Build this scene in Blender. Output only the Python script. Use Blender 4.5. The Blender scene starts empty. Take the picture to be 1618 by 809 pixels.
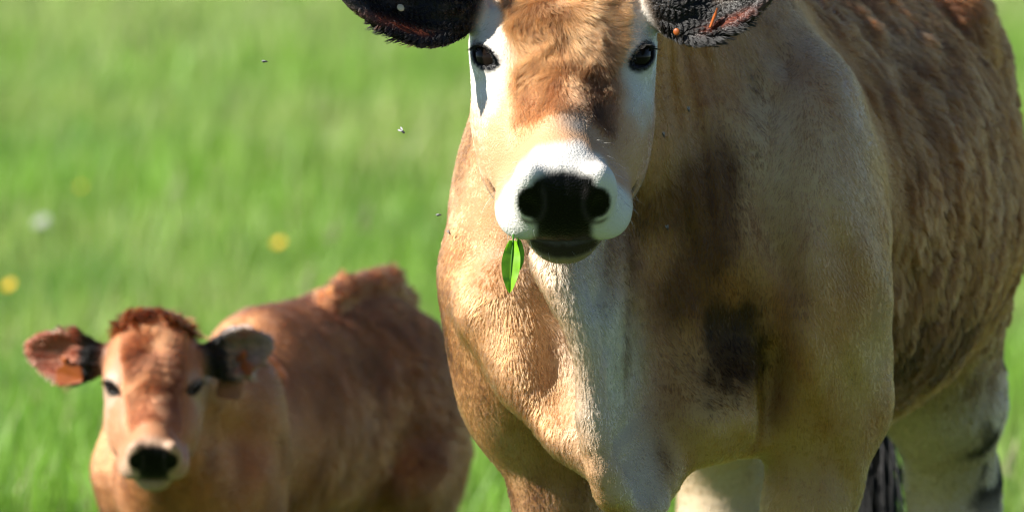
import bpy, math
import numpy as np

FUR = True
rng = np.random.default_rng(7)

# ------------------------------------------------------------------ camera, sky, sun, exposure
PW, PH = 1618.0, 809.0            # size of the photograph
F = 14145.0                       # focal length in photograph pixels
CAMZ = 1.6
PITCH = math.atan(787.5 / F)      # long lens, looking slightly down

sc = bpy.context.scene
col = sc.collection
cam_d = bpy.data.cameras.new("camera")
cam = bpy.data.objects.new("camera", cam_d)
col.objects.link(cam)
cam.location = (0, 0, CAMZ)
cam.rotation_euler = (math.pi / 2 - PITCH, 0, 0)
cam_d.sensor_width = 36.0
cam_d.lens = F / PW * 36.0
cam_d.clip_start = 0.5
cam_d.clip_end = 2000
cam_d.dof.use_dof = True
cam_d.dof.focus_distance = 11.9
cam_d.dof.aperture_fstop = 6.3
sc.camera = cam

SUN = np.array([-0.77, -0.21, 0.60]); SUN /= np.linalg.norm(SUN)
world = bpy.data.worlds.new("World")
sc.world = world
world.use_nodes = True
wn = world.node_tree
sky = wn.nodes.new("ShaderNodeTexSky")
sky.sky_type = 'NISHITA'
sky.sun_disc = False
sky.altitude = 1300.0              # high pasture: thin, clear air
sky.air_density = 0.7
sky.dust_density = 0.3
sky.sun_elevation = math.asin(SUN[2])
sky.sun_rotation = math.atan2(SUN[0], SUN[1])
wn.nodes["Background"].inputs[1].default_value = 0.057
wn.links.new(sky.outputs[0], wn.nodes["Background"].inputs[0])
sd = bpy.data.lights.new("sun", 'SUN')
sd.energy = 5.0
sd.angle = math.radians(0.5)
sd.color = (1.0, 0.95, 0.87)
sun = bpy.data.objects.new("sun", sd)
col.objects.link(sun)
from mathutils import Vector
sun.rotation_euler = Vector(SUN).to_track_quat('Z', 'Y').to_euler()
sun.location = (-6, 12, 8)
vs = sc.view_settings
vs.view_transform = 'Standard'
vs.look = 'None'
vs.gamma = 1.0
vs.exposure = 1.75
sc.cycles.max_bounces = 8
sc.cycles.diffuse_bounces = 4
sc.cycles.transparent_max_bounces = 8
sc.cycles.use_denoising = True
sc.cycles.filter_width = 1.2

cp, sp = math.cos(PITCH), math.sin(PITCH)
def at(px, py, d):
    """world point seen at photograph pixel (px, py), d metres along the lens axis"""
    x = (px - PW / 2) / F * d
    y = (PH / 2 - py) / F * d
    return np.array([x, d * cp + y * sp, CAMZ - d * sp + y * cp])

# ------------------------------------------------------------------ noise and distance-field helpers
LAT = rng.random((32, 32, 32)).astype(np.float32)
def noise(p, scale=1.0, off=0.0):
    q = p * scale + off + 100.0
    i = np.floor(q).astype(np.int32)
    f = (q - i).astype(np.float32)
    f = f * f * (3 - 2 * f)
    i0 = i & 31; i1 = (i + 1) & 31
    x0, y0, z0 = i0[:, 0], i0[:, 1], i0[:, 2]
    x1, y1, z1 = i1[:, 0], i1[:, 1], i1[:, 2]
    fx, fy, fz = f[:, 0], f[:, 1], f[:, 2]
    a = LAT[x0, y0, z0] * (1 - fx) + LAT[x1, y0, z0] * fx
    b = LAT[x0, y1, z0] * (1 - fx) + LAT[x1, y1, z0] * fx
    c = LAT[x0, y0, z1] * (1 - fx) + LAT[x1, y0, z1] * fx
    d = LAT[x0, y1, z1] * (1 - fx) + LAT[x1, y1, z1] * fx
    return ((a * (1 - fy) + b * fy) * (1 - fz) + (c * (1 - fy) + d * fy) * fz) * 2 - 1
def sstep(x, a, b):
    t = np.clip((x - a) / (b - a), 0, 1)
    return t * t * (3 - 2 * t)
def smin(a, b, k):
    h = np.maximum(k - np.abs(a - b), 0) / k
    return np.minimum(a, b) - h * h * k * 0.25
def smax(a, b, k):
    return -smin(-a, -b, k)
def ell(p, c, r):
    q = (p - np.asarray(c, np.float32)) / np.asarray(r, np.float32)
    k0 = np.sqrt((q * q).sum(1)) + 1e-9
    q = q / np.asarray(r, np.float32)
    k1 = np.sqrt((q * q).sum(1)) + 1e-9
    return k0 * (k0 - 1) / k1
def cap(p, a, b, ra, rb):
    a = np.asarray(a, np.float32); b = np.asarray(b, np.float32)
    ba = b - a
    pa = p - a
    h = np.clip((pa @ ba) / float(ba @ ba), 0, 1)
    q = pa - h[:, None] * ba
    return np.sqrt((q * q).sum(1)) - (ra + (rb - ra) * h)
def chain(p, pts, k):
    d = None
    for (a, ra), (b, rb) in zip(pts[:-1], pts[1:]):
        e = cap(p, a, b, ra, rb)
        d = e if d is None else smin(d, e, k)
    return d

def surface_net(f, lo, hi, h):
    """closed quad mesh of f = 0; only blocks near the surface are evaluated"""
    B = 8
    lo = np.array(lo, np.float32)
    nb = np.ceil((np.array(hi) - lo) / (B * h)).astype(int)
    g = np.stack(np.meshgrid(*[np.arange(n) for n in nb], indexing='ij'), -1).reshape(-1, 3)
    cen = (lo + (g + 0.5) * B * h).astype(np.float32)
    near = np.abs(f(cen)) < B * h * 0.87 * 1.35 + 0.01
    g = g[near]
    dims = nb * B + 1
    val = np.full(dims, 1.0, np.float32)
    known = np.zeros(dims, bool)
    loc = np.stack(np.meshgrid(*[np.arange(B + 1)] * 3, indexing='ij'), -1).reshape(-1, 3)
    for s in range(0, len(g), 400):
        idx = (g[s:s + 400, None, :] * B + loc[None]).reshape(-1, 3)
        v = f((lo + idx * h).astype(np.float32))
        val[idx[:, 0], idx[:, 1], idx[:, 2]] = v
        known[idx[:, 0], idx[:, 1], idx[:, 2]] = True
    inside = (val < 0) & known
    n0, n1, n2 = dims
    cnt = np.zeros((n0 - 1, n1 - 1, n2 - 1), np.int8)
    kn = np.ones_like(cnt, bool)
    for a in (0, 1):
        for b in (0, 1):
            for c in (0, 1):
                cnt += inside[a:n0 - 1 + a, b:n1 - 1 + b, c:n2 - 1 + c]
                kn &= known[a:n0 - 1 + a, b:n1 - 1 + b, c:n2 - 1 + c]
    act = (cnt > 0) & (cnt < 8) & kn
    ci = np.argwhere(act)
    vid = np.full(act.shape, -1, np.int64)
    vid[act] = np.arange(len(ci))
    acc = np.zeros((len(ci), 3), np.float32)
    num = np.zeros(len(ci), np.float32)
    cn = [(a, b, c) for a in (0, 1) for b in (0, 1) for c in (0, 1)]
    for i in range(8):
        for j in range(i + 1, 8):
            dd = np.subtract(cn[j], cn[i])
            if np.abs(dd).sum() != 1:
                continue
            va = val[tuple((ci + cn[i]).T)]
            vb = val[tuple((ci + cn[j]).T)]
            m = (va < 0) != (vb < 0)
            t = np.where(m, va / np.where(m, va - vb, 1), 0)
            acc += np.where(m[:, None], np.array(cn[i]) + t[:, None] * dd, 0)
            num += m
    verts = lo + (ci + acc / np.maximum(num, 1)[:, None]) * h
    quads = []
    for ax in range(3):
        o1, o2 = [(1, 2), (2, 0), (0, 1)][ax]
        sl0 = [slice(None)] * 3; sl1 = [slice(None)] * 3
        sl0[ax] = slice(0, -1); sl1[ax] = slice(1, None)
        A, Bv = inside[tuple(sl0)], inside[tuple(sl1)]
        K = known[tuple(sl0)] & known[tuple(sl1)]
        e = np.argwhere((A != Bv) & K)
        e = e[(e[:, o1] > 0) & (e[:, o2] > 0) & (e[:, o1] < dims[o1] - 1) & (e[:, o2] < dims[o2] - 1)]
        s = A[tuple(e.T)]
        d1 = np.zeros(3, int); d1[o1] = 1
        d2 = np.zeros(3, int); d2[o2] = 1
        q = np.stack([vid[tuple((e - d1 - d2).T)], vid[tuple((e - d2).T)], vid[tuple(e.T)], vid[tuple((e - d1).T)]], 1)
        q[~s] = q[~s][:, ::-1]
        quads.append(q)
    quads = np.concatenate(quads)
    quads = quads[(quads >= 0).all(1)]
    return verts.astype(np.float32), quads

def grad(f, p, e=0.002):
    g = np.empty_like(p)
    for k in range(3):
        d = np.zeros(3, np.float32); d[k] = e
        g[:, k] = f(p + d) - f(p - d)
    return g / (2 * e)
def project(f, p, it=2):
    for _ in range(it):
        g = grad(f, p)
        p = p - g * (f(p) / np.maximum((g * g).sum(1), 0.05))[:, None]
    return p.astype(np.float32)

def refine(verts, quads, sel):
    """split the quads whose mask is set into four, triangulating their neighbours so the skin stays closed"""
    q = quads
    ed = np.concatenate([q[:, [0, 1]], q[:, [1, 2]], q[:, [2, 3]], q[:, [3, 0]]])
    key = np.sort(ed, 1)
    uq, inv = np.unique(key, axis=0, return_inverse=True)
    inv = inv.reshape(4, -1).T
    cut = np.zeros(len(uq), bool)
    cut[inv[sel].ravel()] = True
    mid = np.full(len(uq), -1)
    mid[cut] = len(verts) + np.arange(cut.sum())
    mv = (verts[uq[cut, 0]] + verts[uq[cut, 1]]) / 2
    cen = len(verts) + cut.sum() + np.arange(sel.sum())
    cv = verts[q[sel]].mean(1)
    allv = np.concatenate([verts, mv, cv]).astype(np.float32)
    m = mid[inv[sel]]; a = q[sel]
    newq = np.concatenate([np.stack([a[:, i], m[:, i], cen, m[:, (i + 3) % 4]], 1) for i in range(4)])
    rest = np.where(~sel)[0]
    touched = (mid[inv[rest]] >= 0).any(1)
    keep = q[rest[~touched]]
    tris = []
    for r in rest[touched]:
        loop = []
        for i in range(4):
            loop.append(q[r, i])
            if mid[inv[r, i]] >= 0:
                loop.append(mid[inv[r, i]])
        tris.append(loop)
    return allv, np.concatenate([keep, newq]), tris

def mesh_object(name, verts, faces, mat, parent=None, smooth=True, cols=None):
    me = bpy.data.meshes.new(name)
    me.from_pydata([], [], []) if False else None
    if isinstance(faces, np.ndarray):
        k = faces.shape[1]
        me.vertices.add(len(verts)); me.vertices.foreach_set("co", np.asarray(verts, np.float32).ravel())
        me.loops.add(faces.size); me.loops.foreach_set("vertex_index", faces.astype(np.int32).ravel())
        me.polygons.add(len(faces))
        me.polygons.foreach_set("loop_start", np.arange(0, faces.size, k, dtype=np.int32))
        me.update(calc_edges=True)
    else:
        me.from_pydata([tuple(map(float, v)) for v in verts], [], [list(map(int, f)) for f in faces])
    me.validate()
    if cols is not None:
        ca = me.color_attributes.new("pigment", 'FLOAT_COLOR', 'POINT')
        c4 = np.ones((len(verts), 4), np.float32); c4[:, :3] = cols
        ca.data.foreach_set("color", c4.ravel())
    if smooth:
        me.polygons.foreach_set("use_smooth", np.ones(len(me.polygons), bool))
    me.materials.append(mat)
    ob = bpy.data.objects.new(name, me)
    col.objects.link(ob)
    if parent is not None:
        ob.parent = parent
        ob.matrix_parent_inverse = parent_inv(parent)
    return ob
from mathutils import Matrix
def parent_inv(par):
    return Matrix.Translation(par.location).inverted()
def thing(name, label, cat, loc, group=None):
    o = bpy.data.objects.new(name, None)
    col.objects.link(o)
    o.location = [float(v) for v in loc]
    o["label"] = label; o["category"] = cat
    if group: o["group"] = group
    return o

# ------------------------------------------------------------------ materials
def nodes_of(name):
    m = bpy.data.materials.new(name)
    m.use_nodes = True
    nt = m.node_tree
    return m, nt, nt.nodes["Principled BSDF"]
def attr_mat(name, attr, rough=0.6, spec=0.3, bump=0.0, bscale=200.0):
    m, nt, b = nodes_of(name)
    a = nt.nodes.new("ShaderNodeAttribute"); a.attribute_name = attr
    nt.links.new(a.outputs["Color"], b.inputs["Base Color"])
    b.inputs["Roughness"].default_value = rough
    b.inputs["Specular IOR Level"].default_value = spec
    if bump:
        n = nt.nodes.new("ShaderNodeTexNoise"); n.inputs["Scale"].default_value = bscale
        tc = nt.nodes.new("ShaderNodeTexCoord")
        nt.links.new(tc.outputs["Object"], n.inputs["Vector"])
        bp = nt.nodes.new("ShaderNodeBump"); bp.inputs["Strength"].default_value = bump
        bp.inputs["Distance"].default_value = 0.003
        nt.links.new(n.outputs[0], bp.inputs["Height"])
        nt.links.new(bp.outputs[0], b.inputs["Normal"])
    return m
def plain_mat(name, color, rough=0.5, spec=0.5, trans=0.0, vary=0.15, scale=60.0):
    m, nt, b = nodes_of(name)
    n = nt.nodes.new("ShaderNodeTexNoise"); n.inputs["Scale"].default_value = scale
    tc = nt.nodes.new("ShaderNodeTexCoord")
    nt.links.new(tc.outputs["Object"], n.inputs["Vector"])
    r = nt.nodes.new("ShaderNodeValToRGB")
    r.color_ramp.elements[0].position = 0.3; r.color_ramp.elements[1].position = 0.7
    r.color_ramp.elements[0].color = (*[c * (1 - vary) for c in color], 1)
    r.color_ramp.elements[1].color = (*[min(1, c * (1 + vary)) for c in color], 1)
    nt.links.new(n.outputs[0], r.inputs[0])
    nt.links.new(r.outputs[0], b.inputs["Base Color"])
    b.inputs["Roughness"].default_value = rough
    b.inputs["Specular IOR Level"].default_value = spec
    if trans:
        t = nt.nodes.new("ShaderNodeBsdfTranslucent")
        nt.links.new(r.outputs[0], t.inputs[0])
        mx = nt.nodes.new("ShaderNodeMixShader"); mx.inputs[0].default_value = trans
        out = nt.nodes["Material Output"]
        nt.links.new(b.outputs[0], mx.inputs[1]); nt.links.new(t.outputs[0], mx.inputs[2])
        nt.links.new(mx.outputs[0], out.inputs[0])
    return m
def hair_mat(name):
    m, nt, b = nodes_of(name)
    a = nt.nodes.new("ShaderNodeAttribute"); a.attribute_name = "hair_color"
    info = nt.nodes.new("ShaderNodeHairInfo")
    mr = nt.nodes.new("ShaderNodeMapRange")
    mr.inputs["To Min"].default_value = 0.6; mr.inputs["To Max"].default_value = 1.18
    nt.links.new(info.outputs["Intercept"], mr.inputs["Value"])
    mu = nt.nodes.new("ShaderNodeMix"); mu.data_type = 'RGBA'; mu.blend_type = 'MULTIPLY'
    mu.inputs[0].default_value = 1.0
    nt.links.new(a.outputs["Color"], mu.inputs[6]); nt.links.new(mr.outputs[0], mu.inputs[7])
    h = nt.nodes.new("ShaderNodeBsdfHairPrincipled")
    h.model = 'CHIANG'; h.parametrization = 'COLOR'
    nt.links.new(mu.outputs[2], h.inputs["Color"])
    h.inputs["Roughness"].default_value = 0.45
    h.inputs["Radial Roughness"].default_value = 0.75
    h.inputs["Random Roughness"].default_value = 0.15
    h.inputs["IOR"].default_value = 1.42
    nt.nodes.remove(b)
    nt.links.new(h.outputs[0], nt.nodes["Material Output"].inputs[0])
    return m
M_SKIN = attr_mat("skin", "pigment", 0.36, 0.12, 0.5, 330.0)
M_HAIR = hair_mat("hair_strands")
M_EYE, _nt, _b = nodes_of("eye_black"); _b.inputs["Base Color"].default_value = (0.006, 0.004, 0.003, 1)
_b.inputs["Roughness"].default_value = 0.08; _b.inputs["Specular IOR Level"].default_value = 0.06
_n = _nt.nodes.new("ShaderNodeTexNoise"); _n.inputs["Scale"].default_value = 30
_r = _nt.nodes.new("ShaderNodeMapRange"); _r.inputs["To Min"].default_value = 0.05; _r.inputs["To Max"].default_value = 0.14
_nt.links.new(_n.outputs[0], _r.inputs["Value"]); _nt.links.new(_r.outputs[0], _b.inputs["Roughness"])
M_TAG = plain_mat("ear_tag_plastic", (0.25, 0.06, 0.008), 0.45, 0.4, 0.25, 0.12)
M_LEAF = plain_mat("fresh_leaf", (0.20, 0.44, 0.015), 0.4, 0.4, 0.5, 0.2)
M_LEAFV = plain_mat("leaf_vein", (0.05, 0.17, 0.01), 0.5, 0.3, 0.3, 0.1)
M_FLY = plain_mat("fly_black", (0.012, 0.011, 0.012), 0.35, 0.5)
M_WING = plain_mat("fly_wing", (0.35, 0.35, 0.36), 0.3, 0.5, 0.5)
M_YELLOW = plain_mat("petal_yellow", (0.62, 0.40, 0.006), 0.5, 0.3, 0.3, 0.1)
M_WHITE = plain_mat("petal_white", (0.5, 0.5, 0.46), 0.6, 0.3, 0.3, 0.06)
M_STEM = plain_mat("flower_stem", (0.09, 0.2, 0.03), 0.6, 0.3, 0.2)
M_SEED = plain_mat("seed_head", (0.28, 0.27, 0.15), 0.7, 0.2, 0.3)
#@@REST
# ------------------------------------------------------------------ ground
def ground():
    n = 60
    xs = np.concatenate([-np.geomspace(900, 6, 20), np.linspace(-5, 5, 21), np.geomspace(6, 900, 20)])
    ys = np.concatenate([[-600, -200, -60, -20, -5, 0], np.linspace(4, 70, 45), np.geomspace(80, 1500, 16)])
    X, Y = np.meshgrid(xs, ys, indexing='ij')
    p = np.stack([X.ravel(), Y.ravel(), np.zeros(X.size)], 1)
    p[:, 2] = ground_z(p)
    a = np.arange(X.size).reshape(X.shape)
    q = np.stack([a[:-1, :-1].ravel(), a[1:, :-1].ravel(), a[1:, 1:].ravel(), a[:-1, 1:].ravel()], 1)
    m, nt, b = nodes_of("meadow_soil")
    tc = nt.nodes.new("ShaderNodeTexCoord")
    n1 = nt.nodes.new("ShaderNodeTexNoise"); n1.inputs["Scale"].default_value = 1.3; n1.inputs["Detail"].default_value = 8
    nt.links.new(tc.outputs["Object"], n1.inputs["Vector"])
    r = nt.nodes.new("ShaderNodeValToRGB")
    r.color_ramp.elements[0].position = 0.35; r.color_ramp.elements[1].position = 0.68
    r.color_ramp.elements[0].color = (0.035, 0.075, 0.014, 1)
    r.color_ramp.elements[1].color = (0.075, 0.13, 0.03, 1)
    nt.links.new(n1.outputs[0], r.inputs[0]); nt.links.new(r.outputs[0], b.inputs["Base Color"])
    b.inputs["Roughness"].default_value = 0.95
    o = mesh_object("ground", p, q, m)
    o["kind"] = "structure"; o["label"] = "green meadow ground under the long grass"; o["category"] = "ground"
def ground_z(p):
    q = np.array(p, np.float64); q = q.copy(); q[:, 2] = 0
    far = sstep(q[:, 1], 16, 30)
    return 0.05 * noise(q, 0.35) * far - 0.004
ground()

# ------------------------------------------------------------------ animals: head, ears, body as distance fields
def frame(f, up):
    f = np.array(f, float); f /= np.linalg.norm(f)
    up = np.array(up, float); up -= f * (up @ f); up /= np.linalg.norm(up)
    return f, up
class Head:
    def __init__(s, origin, pitch, yaw, roll, scale, calf):
        p, y = math.radians(pitch), math.radians(yaw)
        f = np.array([math.sin(y) * math.cos(p), -math.cos(y) * math.cos(p), -math.sin(p)])
        w = np.array([math.sin(y) * math.sin(p), -math.cos(y) * math.sin(p), math.cos(p)])
        x = np.cross(w, f)                       # image right
        if x[0] < 0: x = -x
        r = math.radians(roll)
        x, w = x * math.cos(r) + w * math.sin(r), w * math.cos(r) - x * math.sin(r)
        s.o = np.array(origin, np.float32); s.A = np.stack([f, x, w], 1).astype(np.float32); s.k = scale; s.calf = calf
        L = np.array([0.44, 0.66, 0.46]); L /= np.linalg.norm(L)
        T = np.array([0.66, -0.58, 0.08]); T -= L * (T @ L); T /= np.linalg.norm(T)
        s.eye_c = np.array([0.0, 0.083, -0.034]); s.eye_r = 0.0330
        s.EL = np.stack([L, T, np.cross(L, T)], 1).astype(np.float32)
        s.L = L
    def loc(s, p):
        return ((p - s.o) @ s.A) / s.k
    def wor(s, q):
        return s.o + s.A @ (np.array(q, float) * s.k)
    def mouth(s, q):
        ax = np.abs(q[:, 1])
        return -0.130 - 0.10 * ax + 0.6 * ax ** 2
    def sdf(s, p):
        q = s.loc(p)
        sx = q[:, 1].copy()
        q[:, 1] = np.abs(q[:, 1])
        c = s.calf
        if c: q[:, 0] = np.where(q[:, 0] > 0, q[:, 0] * 1.10, q[:, 0])
        d = ell(q, (-0.085, 0, -0.075), (0.165, 0.108, 0.098))                       # skull
        d = smin(d, ell(q, (-0.10, 0, -0.040), (0.13, 0.088, 0.062)), 0.05)           # forehead
        if c: d = smin(d, ell(q, (-0.085, 0, -0.020), (0.120, 0.098, 0.064)), 0.05)
        d = smin(d, cap(q, (-0.02, 0.062, -0.040), (-0.04, 0.076, -0.038), 0.042, 0.042), 0.035)   # brow and orbit
        d = smin(d, cap(q, (0.0, 0, -0.080), (0.175, 0, -0.080), 0.080, 0.064), 0.05)  # snout
        d = smin(d, cap(q, (-0.02, 0, -0.034), (0.190, 0, -0.040), 0.046, 0.036), 0.03)  # nasal bridge
        d = smin(d, ell(q, (0.035, 0.064, -0.115), (0.125, 0.050, 0.085)), 0.05)      # cheek
        d = smin(d, cap(q, (0.165, 0.026, -0.148), (-0.03, 0.066, -0.175), 0.034, 0.048), 0.05)    # jaw
        d = smin(d, ell(q, (0.222, 0, -0.070), (0.056, 0.066, 0.064)), 0.025)          # muzzle
        d = smin(d, ell(q, (0.204, 0.054, -0.112), (0.047, 0.034, 0.034)), 0.03)     # upper lip
        d = smin(d, ell(q, (0.198, 0, -0.158), (0.050, 0.048, 0.034)), 0.018)         # chin and lower lip
        d = smin(d, ell(q, (0.250, 0.044, -0.038), (0.032, 0.024, 0.038)), 0.02)      # nostril wing
        # nose leather: flatter front between the nostrils
        d = smax(d, q[:, 0] + 0.25 * (q[:, 2] + 0.07) - 0.274, 0.02)
        # nostril
        n = q - np.array([0.290, 0.0450, -0.046], np.float32)
        ca, sa = math.cos(0.35), math.sin(0.35)
        n = np.stack([n[:, 0], n[:, 1] * ca - n[:, 2] * sa, n[:, 1] * sa + n[:, 2] * ca], 1)
        d = smax(d, -ell(n, (0, 0, 0), (0.027, 0.0155, 0.027)), 0.007)
        d = d + 0.007 * np.exp(-((q[:, 0] + 0.055) ** 2 + q[:, 1] ** 2) / 0.022 ** 2)           # whorl
        # mouth line and cleft
        w0 = s.mouth(q)
        d = d + 0.010 * np.exp(-((q[:, 2] - w0) / 0.0055) ** 2) * sstep(q[:, 0], 0.12, 0.16)
        d = d + 0.002 * np.exp(-(q[:, 1] / 0.004) ** 2) * sstep(q[:, 0], 0.22, 0.25)
        d = smin(d, cap(q, (-0.048, 0.066, -0.002), (-0.026, 0.098, -0.020), 0.012, 0.012), 0.02)   # brow
        # eye: lids round an almond opening
        e = (q - s.eye_c.astype(np.float32)) @ s.EL
        d = smin(d, ell(e, (0, 0, 0), (0.0350, 0.037, 0.033)), 0.014)
        a1 = e - np.array([0.034, 0, -0.0185], np.float32); a2 = e - np.array([0.034, 0, 0.0175], np.float32)
        almond = np.maximum(np.sqrt((a1 * a1).sum(1)) - 0.0285, np.sqrt((a2 * a2).sum(1)) - 0.0285)
        d = smax(d, -almond, 0.004)
        return d * s.k

class Ear:
    """cupped leaf between base and tip; nrm is the side the cup opens to"""
    def __init__(s, base, tip, nrm, hw, root):
        s.b = np.array(base, np.float32); t = np.array(tip) - base
        s.len = np.linalg.norm(t)
        a, n = frame(t, nrm)
        s.A = np.stack([a, np.cross(n, a), n], 1).astype(np.float32)
        s.hw = hw; s.root = np.array(root, np.float32)
    def loc(s, p):
        return (p - s.b) @ s.A
    def sdf(s, p):
        q = s.loc(p); L, h = s.len, s.hw
        t = np.clip(q[:, 0] / L, 0, 1)
        qb = q.copy()
        qb[:, 1] = q[:, 1] / (1.06 - .32 * t * t)
        qb[:, 2] = q[:, 2] - 0.9 * h * (q[:, 1] / h) ** 2 * 0.35           # edges curl forwards
        d = ell(qb, (0.50 * L, 0, 0), (0.54 * L, h, 0.25 * h))
        d = smax(d, -ell(qb, (0.50 * L, 0, 0.30 * h), (0.47 * L, 0.86 * h, 0.34 * h)), 0.004)
        d = smin(d, cap(p, s.root, s.b + s.A[:, 0] * 0.18 * L, 0.42 * h, 0.34 * h), 0.03)
        return d

# ---- cow
COW_O = np.array([0.215, 12.42, 0.0]); YAW = math.radians(12)
CU = np.array([math.sin(YAW), math.cos(YAW), 0]); CV = np.array([math.cos(YAW), -math.sin(YAW), 0])
CB = np.stack([CU, CV, [0, 0, 1]], 1).astype(np.float32)
def cw(u, v, z):
    return COW_O + CU * u + CV * v + np.array([0, 0, z])
cow_head = Head(at(890, 60, 11.93), 40, 0, 0, 1.03, False)
cow_ears = [Ear(at(742, 22, 11.95), at(532, -38, 11.88), (0.20, -0.95, 0.20), 0.068, at(790, 20, 12.02)),
            Ear(at(1040, 22, 11.95), at(1232, -48, 11.90), (-0.20, -0.95, 0.15), 0.068, at(990, 20, 12.02))]
RIDGE = [(at(868, 405, 12.03), .018), (at(888, 455, 12.01), .012), (at(918, 525, 12.02), .010), (at(932, 600, 12.04), .010), (at(940, 680, 12.05), .013),
         (at(968, 768, 12.08), .018), (at(1015, 798, 12.15), .030)]
def densify(pts, n):
    t = np.arange(len(pts)); tt = np.linspace(0, len(pts) - 1, n)
    P = np.array([p for p, _ in pts]); R = np.array([r for _, r in pts])
    out = []
    for x in tt:                                                   # Catmull-Rom
        i = min(int(x), len(pts) - 2); f = x - i
        a, b, c, e = P[max(i - 1, 0)], P[i], P[i + 1], P[min(i + 2, len(pts) - 1)]
        q = .5 * ((2 * b) + (c - a) * f + (2 * a - 5 * b + 4 * c - e) * f * f + (3 * b - a - 3 * c + e) * f ** 3)
        out.append((q, R[i] * (1 - f) + R[i + 1] * f))
    return out
RIDGE = densify(RIDGE, 14)
def leg_low(p, top, rt, x, y, knee_z, rk, dirn):
    """from the forearm down to a cloven hoof"""
    a = np.array([x, y, 0.0])
    d = cap(p, top, a + [0, 0, knee_z], rt, rk)
    d = smin(d, cap(p, a + [0, 0, knee_z + .03], a + [0, 0, knee_z - .05], rk * 1.02, rk * .9), .03)
    d = smin(d, cap(p, a + [0, 0, knee_z - .05], a + [0, 0, .14], rk * .75, rk * .66), .04)
    d = smin(d, cap(p, a + [0, 0, .14], a + np.array(dirn) * .03 + [0, 0, .07], rk * .85, rk * .8), .03)
    sd_ = np.array([dirn[1], -dirn[0], 0])
    for s in (-1, 1):
        d = smin(d, cap(p, a + np.array(dirn) * .03 + sd_ * s * .024 + [0, 0, .07], a + np.array(dirn) * .07 + sd_ * s * .028 + [0, 0, .032], rk * .62, rk * .7), .012)
    return d
def cow_sdf(p):
    b = (p - COW_O.astype(np.float32)) @ CB
    d = ell(b, (.76, 0, .94), (.74, .37, .36))
    d = smin(d, ell(b, (.14, 0, .96), (.36, .25, .33)), .12)
    d = smin(d, cap(b, (.08, 0, 1.14), (.95, 0, 1.16), .16, .15), .12)
    d = smin(d, ell(b, (1.30, 0, 1.09), (.30, .27, .23)), .12)
    av = b.copy(); av[:, 1] = np.abs(av[:, 1])
    d = smin(d, cap(av, (1.13, .21, 1.20), (1.22, .19, 1.16), .065, .07), .08)
    # hind legs
    d = smin(d, ell(av, (1.27, .155, .92), (.22, .115, .27)), .08)
    d = smin(d, chain(av, [((1.16, .18, .80), .11), ((1.30, .178, .62), .080), ((1.40, .178, .48), .060), ((1.39, .185, .40), .052), ((1.36, .18, .16), .036), ((1.34, .18, .13), .042)], .06), .06)
    for s in (-1, 1):
        d = smin(d, cap(av, (1.33, .18 + s * .024, .08), (1.29, .18 + s * .03, .034), .028, .032), .015)
    d = smin(d, ell(b, (1.22, 0, .68), (.13, .11, .10)), .08)                          # udder
    # tail
    d = smin(d, chain(b, [((1.50, 0, 1.26), .045), ((1.60, 0, 1.20), .032), ((1.63, 0, 1.0), .024), ((1.62, 0, .72), .018), ((1.60, .01, .52), .016)], .03), .05)
    # shoulders and upper arms
    d = smin(d, ell(p, at(812, 425, 12.44), (.095, .20, .25)), .10)
    d = smin(d, ell(p, at(1282, 385, 12.43), (.106, .22, .28)), .06)
    d = smin(d, chain(p, [(at(795, 440, 12.36), .082), (at(842, 620, 12.46), .080), (at(880, 800, 12.50), .056)], .05), .05)
    d = smin(d, chain(p, [(at(1300, 440, 12.38), .080), (at(1308, 610, 12.44), .078), (at(1280, 800, 12.46), .060)], .05), .05)
    a = at(880, 800, 12.50); d = smin(d, leg_low(p, a, .056, a[0] + .005, a[1] + .01, .34, .046, -CU), .03)
    a = at(1280, 800, 12.46); d = smin(d, leg_low(p, a, .060, a[0] - .005, a[1] + .01, .34, .046, -CU), .03)
    # neck, chest, dewlap
    d = smin(d, cap(p, at(893, 15, 12.10), at(1010, 100, 12.52), .105, .20), .08)
    d = smin(d, cap(p, at(900, 180, 12.12), at(1035, 330, 12.53), .095, .20), .08)
    d = smin(d, ell(p, at(1040, 515, 12.42), (.13, .18, .19)), .08)
    d = smin(d, ell(p, at(1105, 630, 12.36), (.10, .17, .10)), .06)
    d = smin(d, chain(p, [(at(795, 490, 12.27), .065), (at(855, 585, 12.24), .055), (at(915, 670, 12.20), .042), (at(970, 745, 12.16), .032)], .05), .035)
    d = smin(d, cap(p, at(893, -30, 12.10), cw(.12, -.02, 1.26), .075, .12), .07)         # crest
    web = None
    for i, (c, r) in enumerate(RIDGE):
        back = c + np.array([.075, .26, .10])
        e = cap(p, c, back, r * .85, .034)
        web = e if web is None else smin(web, e, .035)
    web = smin(web, chain(p, RIDGE, .02), .03)
    d = smin(d, web, .03)
    gro = chain(p, [(c + np.array([.050, .018, .0]), .015) for c, r in RIDGE[5:13:2]], .02)
    d = smax(d, -gro, .035)
    # head
    h = cow_head.sdf(p)
    d = smin(d, h, .035)
    for e in cow_ears:
        d = smin(d, e.sdf(p), .012)
    # hollow between brisket and shoulder
    d = smax(d, -ell(p, at(1150, 535, 12.17), (.055, .11, .085)), .06)
    d = smax(d, -ell(p, at(878, 545, 12.13), (.036, .075, .10)), .05)                 # groove beside the dewlap
    d = smax(d, -ell(b, (.25, .375, .84), (.055, .07, .36)), .05)                       # dip behind the shoulder
    d = smax(d, -ell(p, at(1128, 330, 12.14), (.030, .075, .16)), .07)                  # hollow in front of the shoulder blade
    d = smax(d, -ell(p, at(1215, 650, 12.30), (.016, .07, .08)), .03)                   # crease inside the foreleg
    # loose skin: folds on the neck, rippled hide on the flank
    im = (p[:, 0] - .068) / .834e-3
    nz = noise(p, 3.0)
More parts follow.
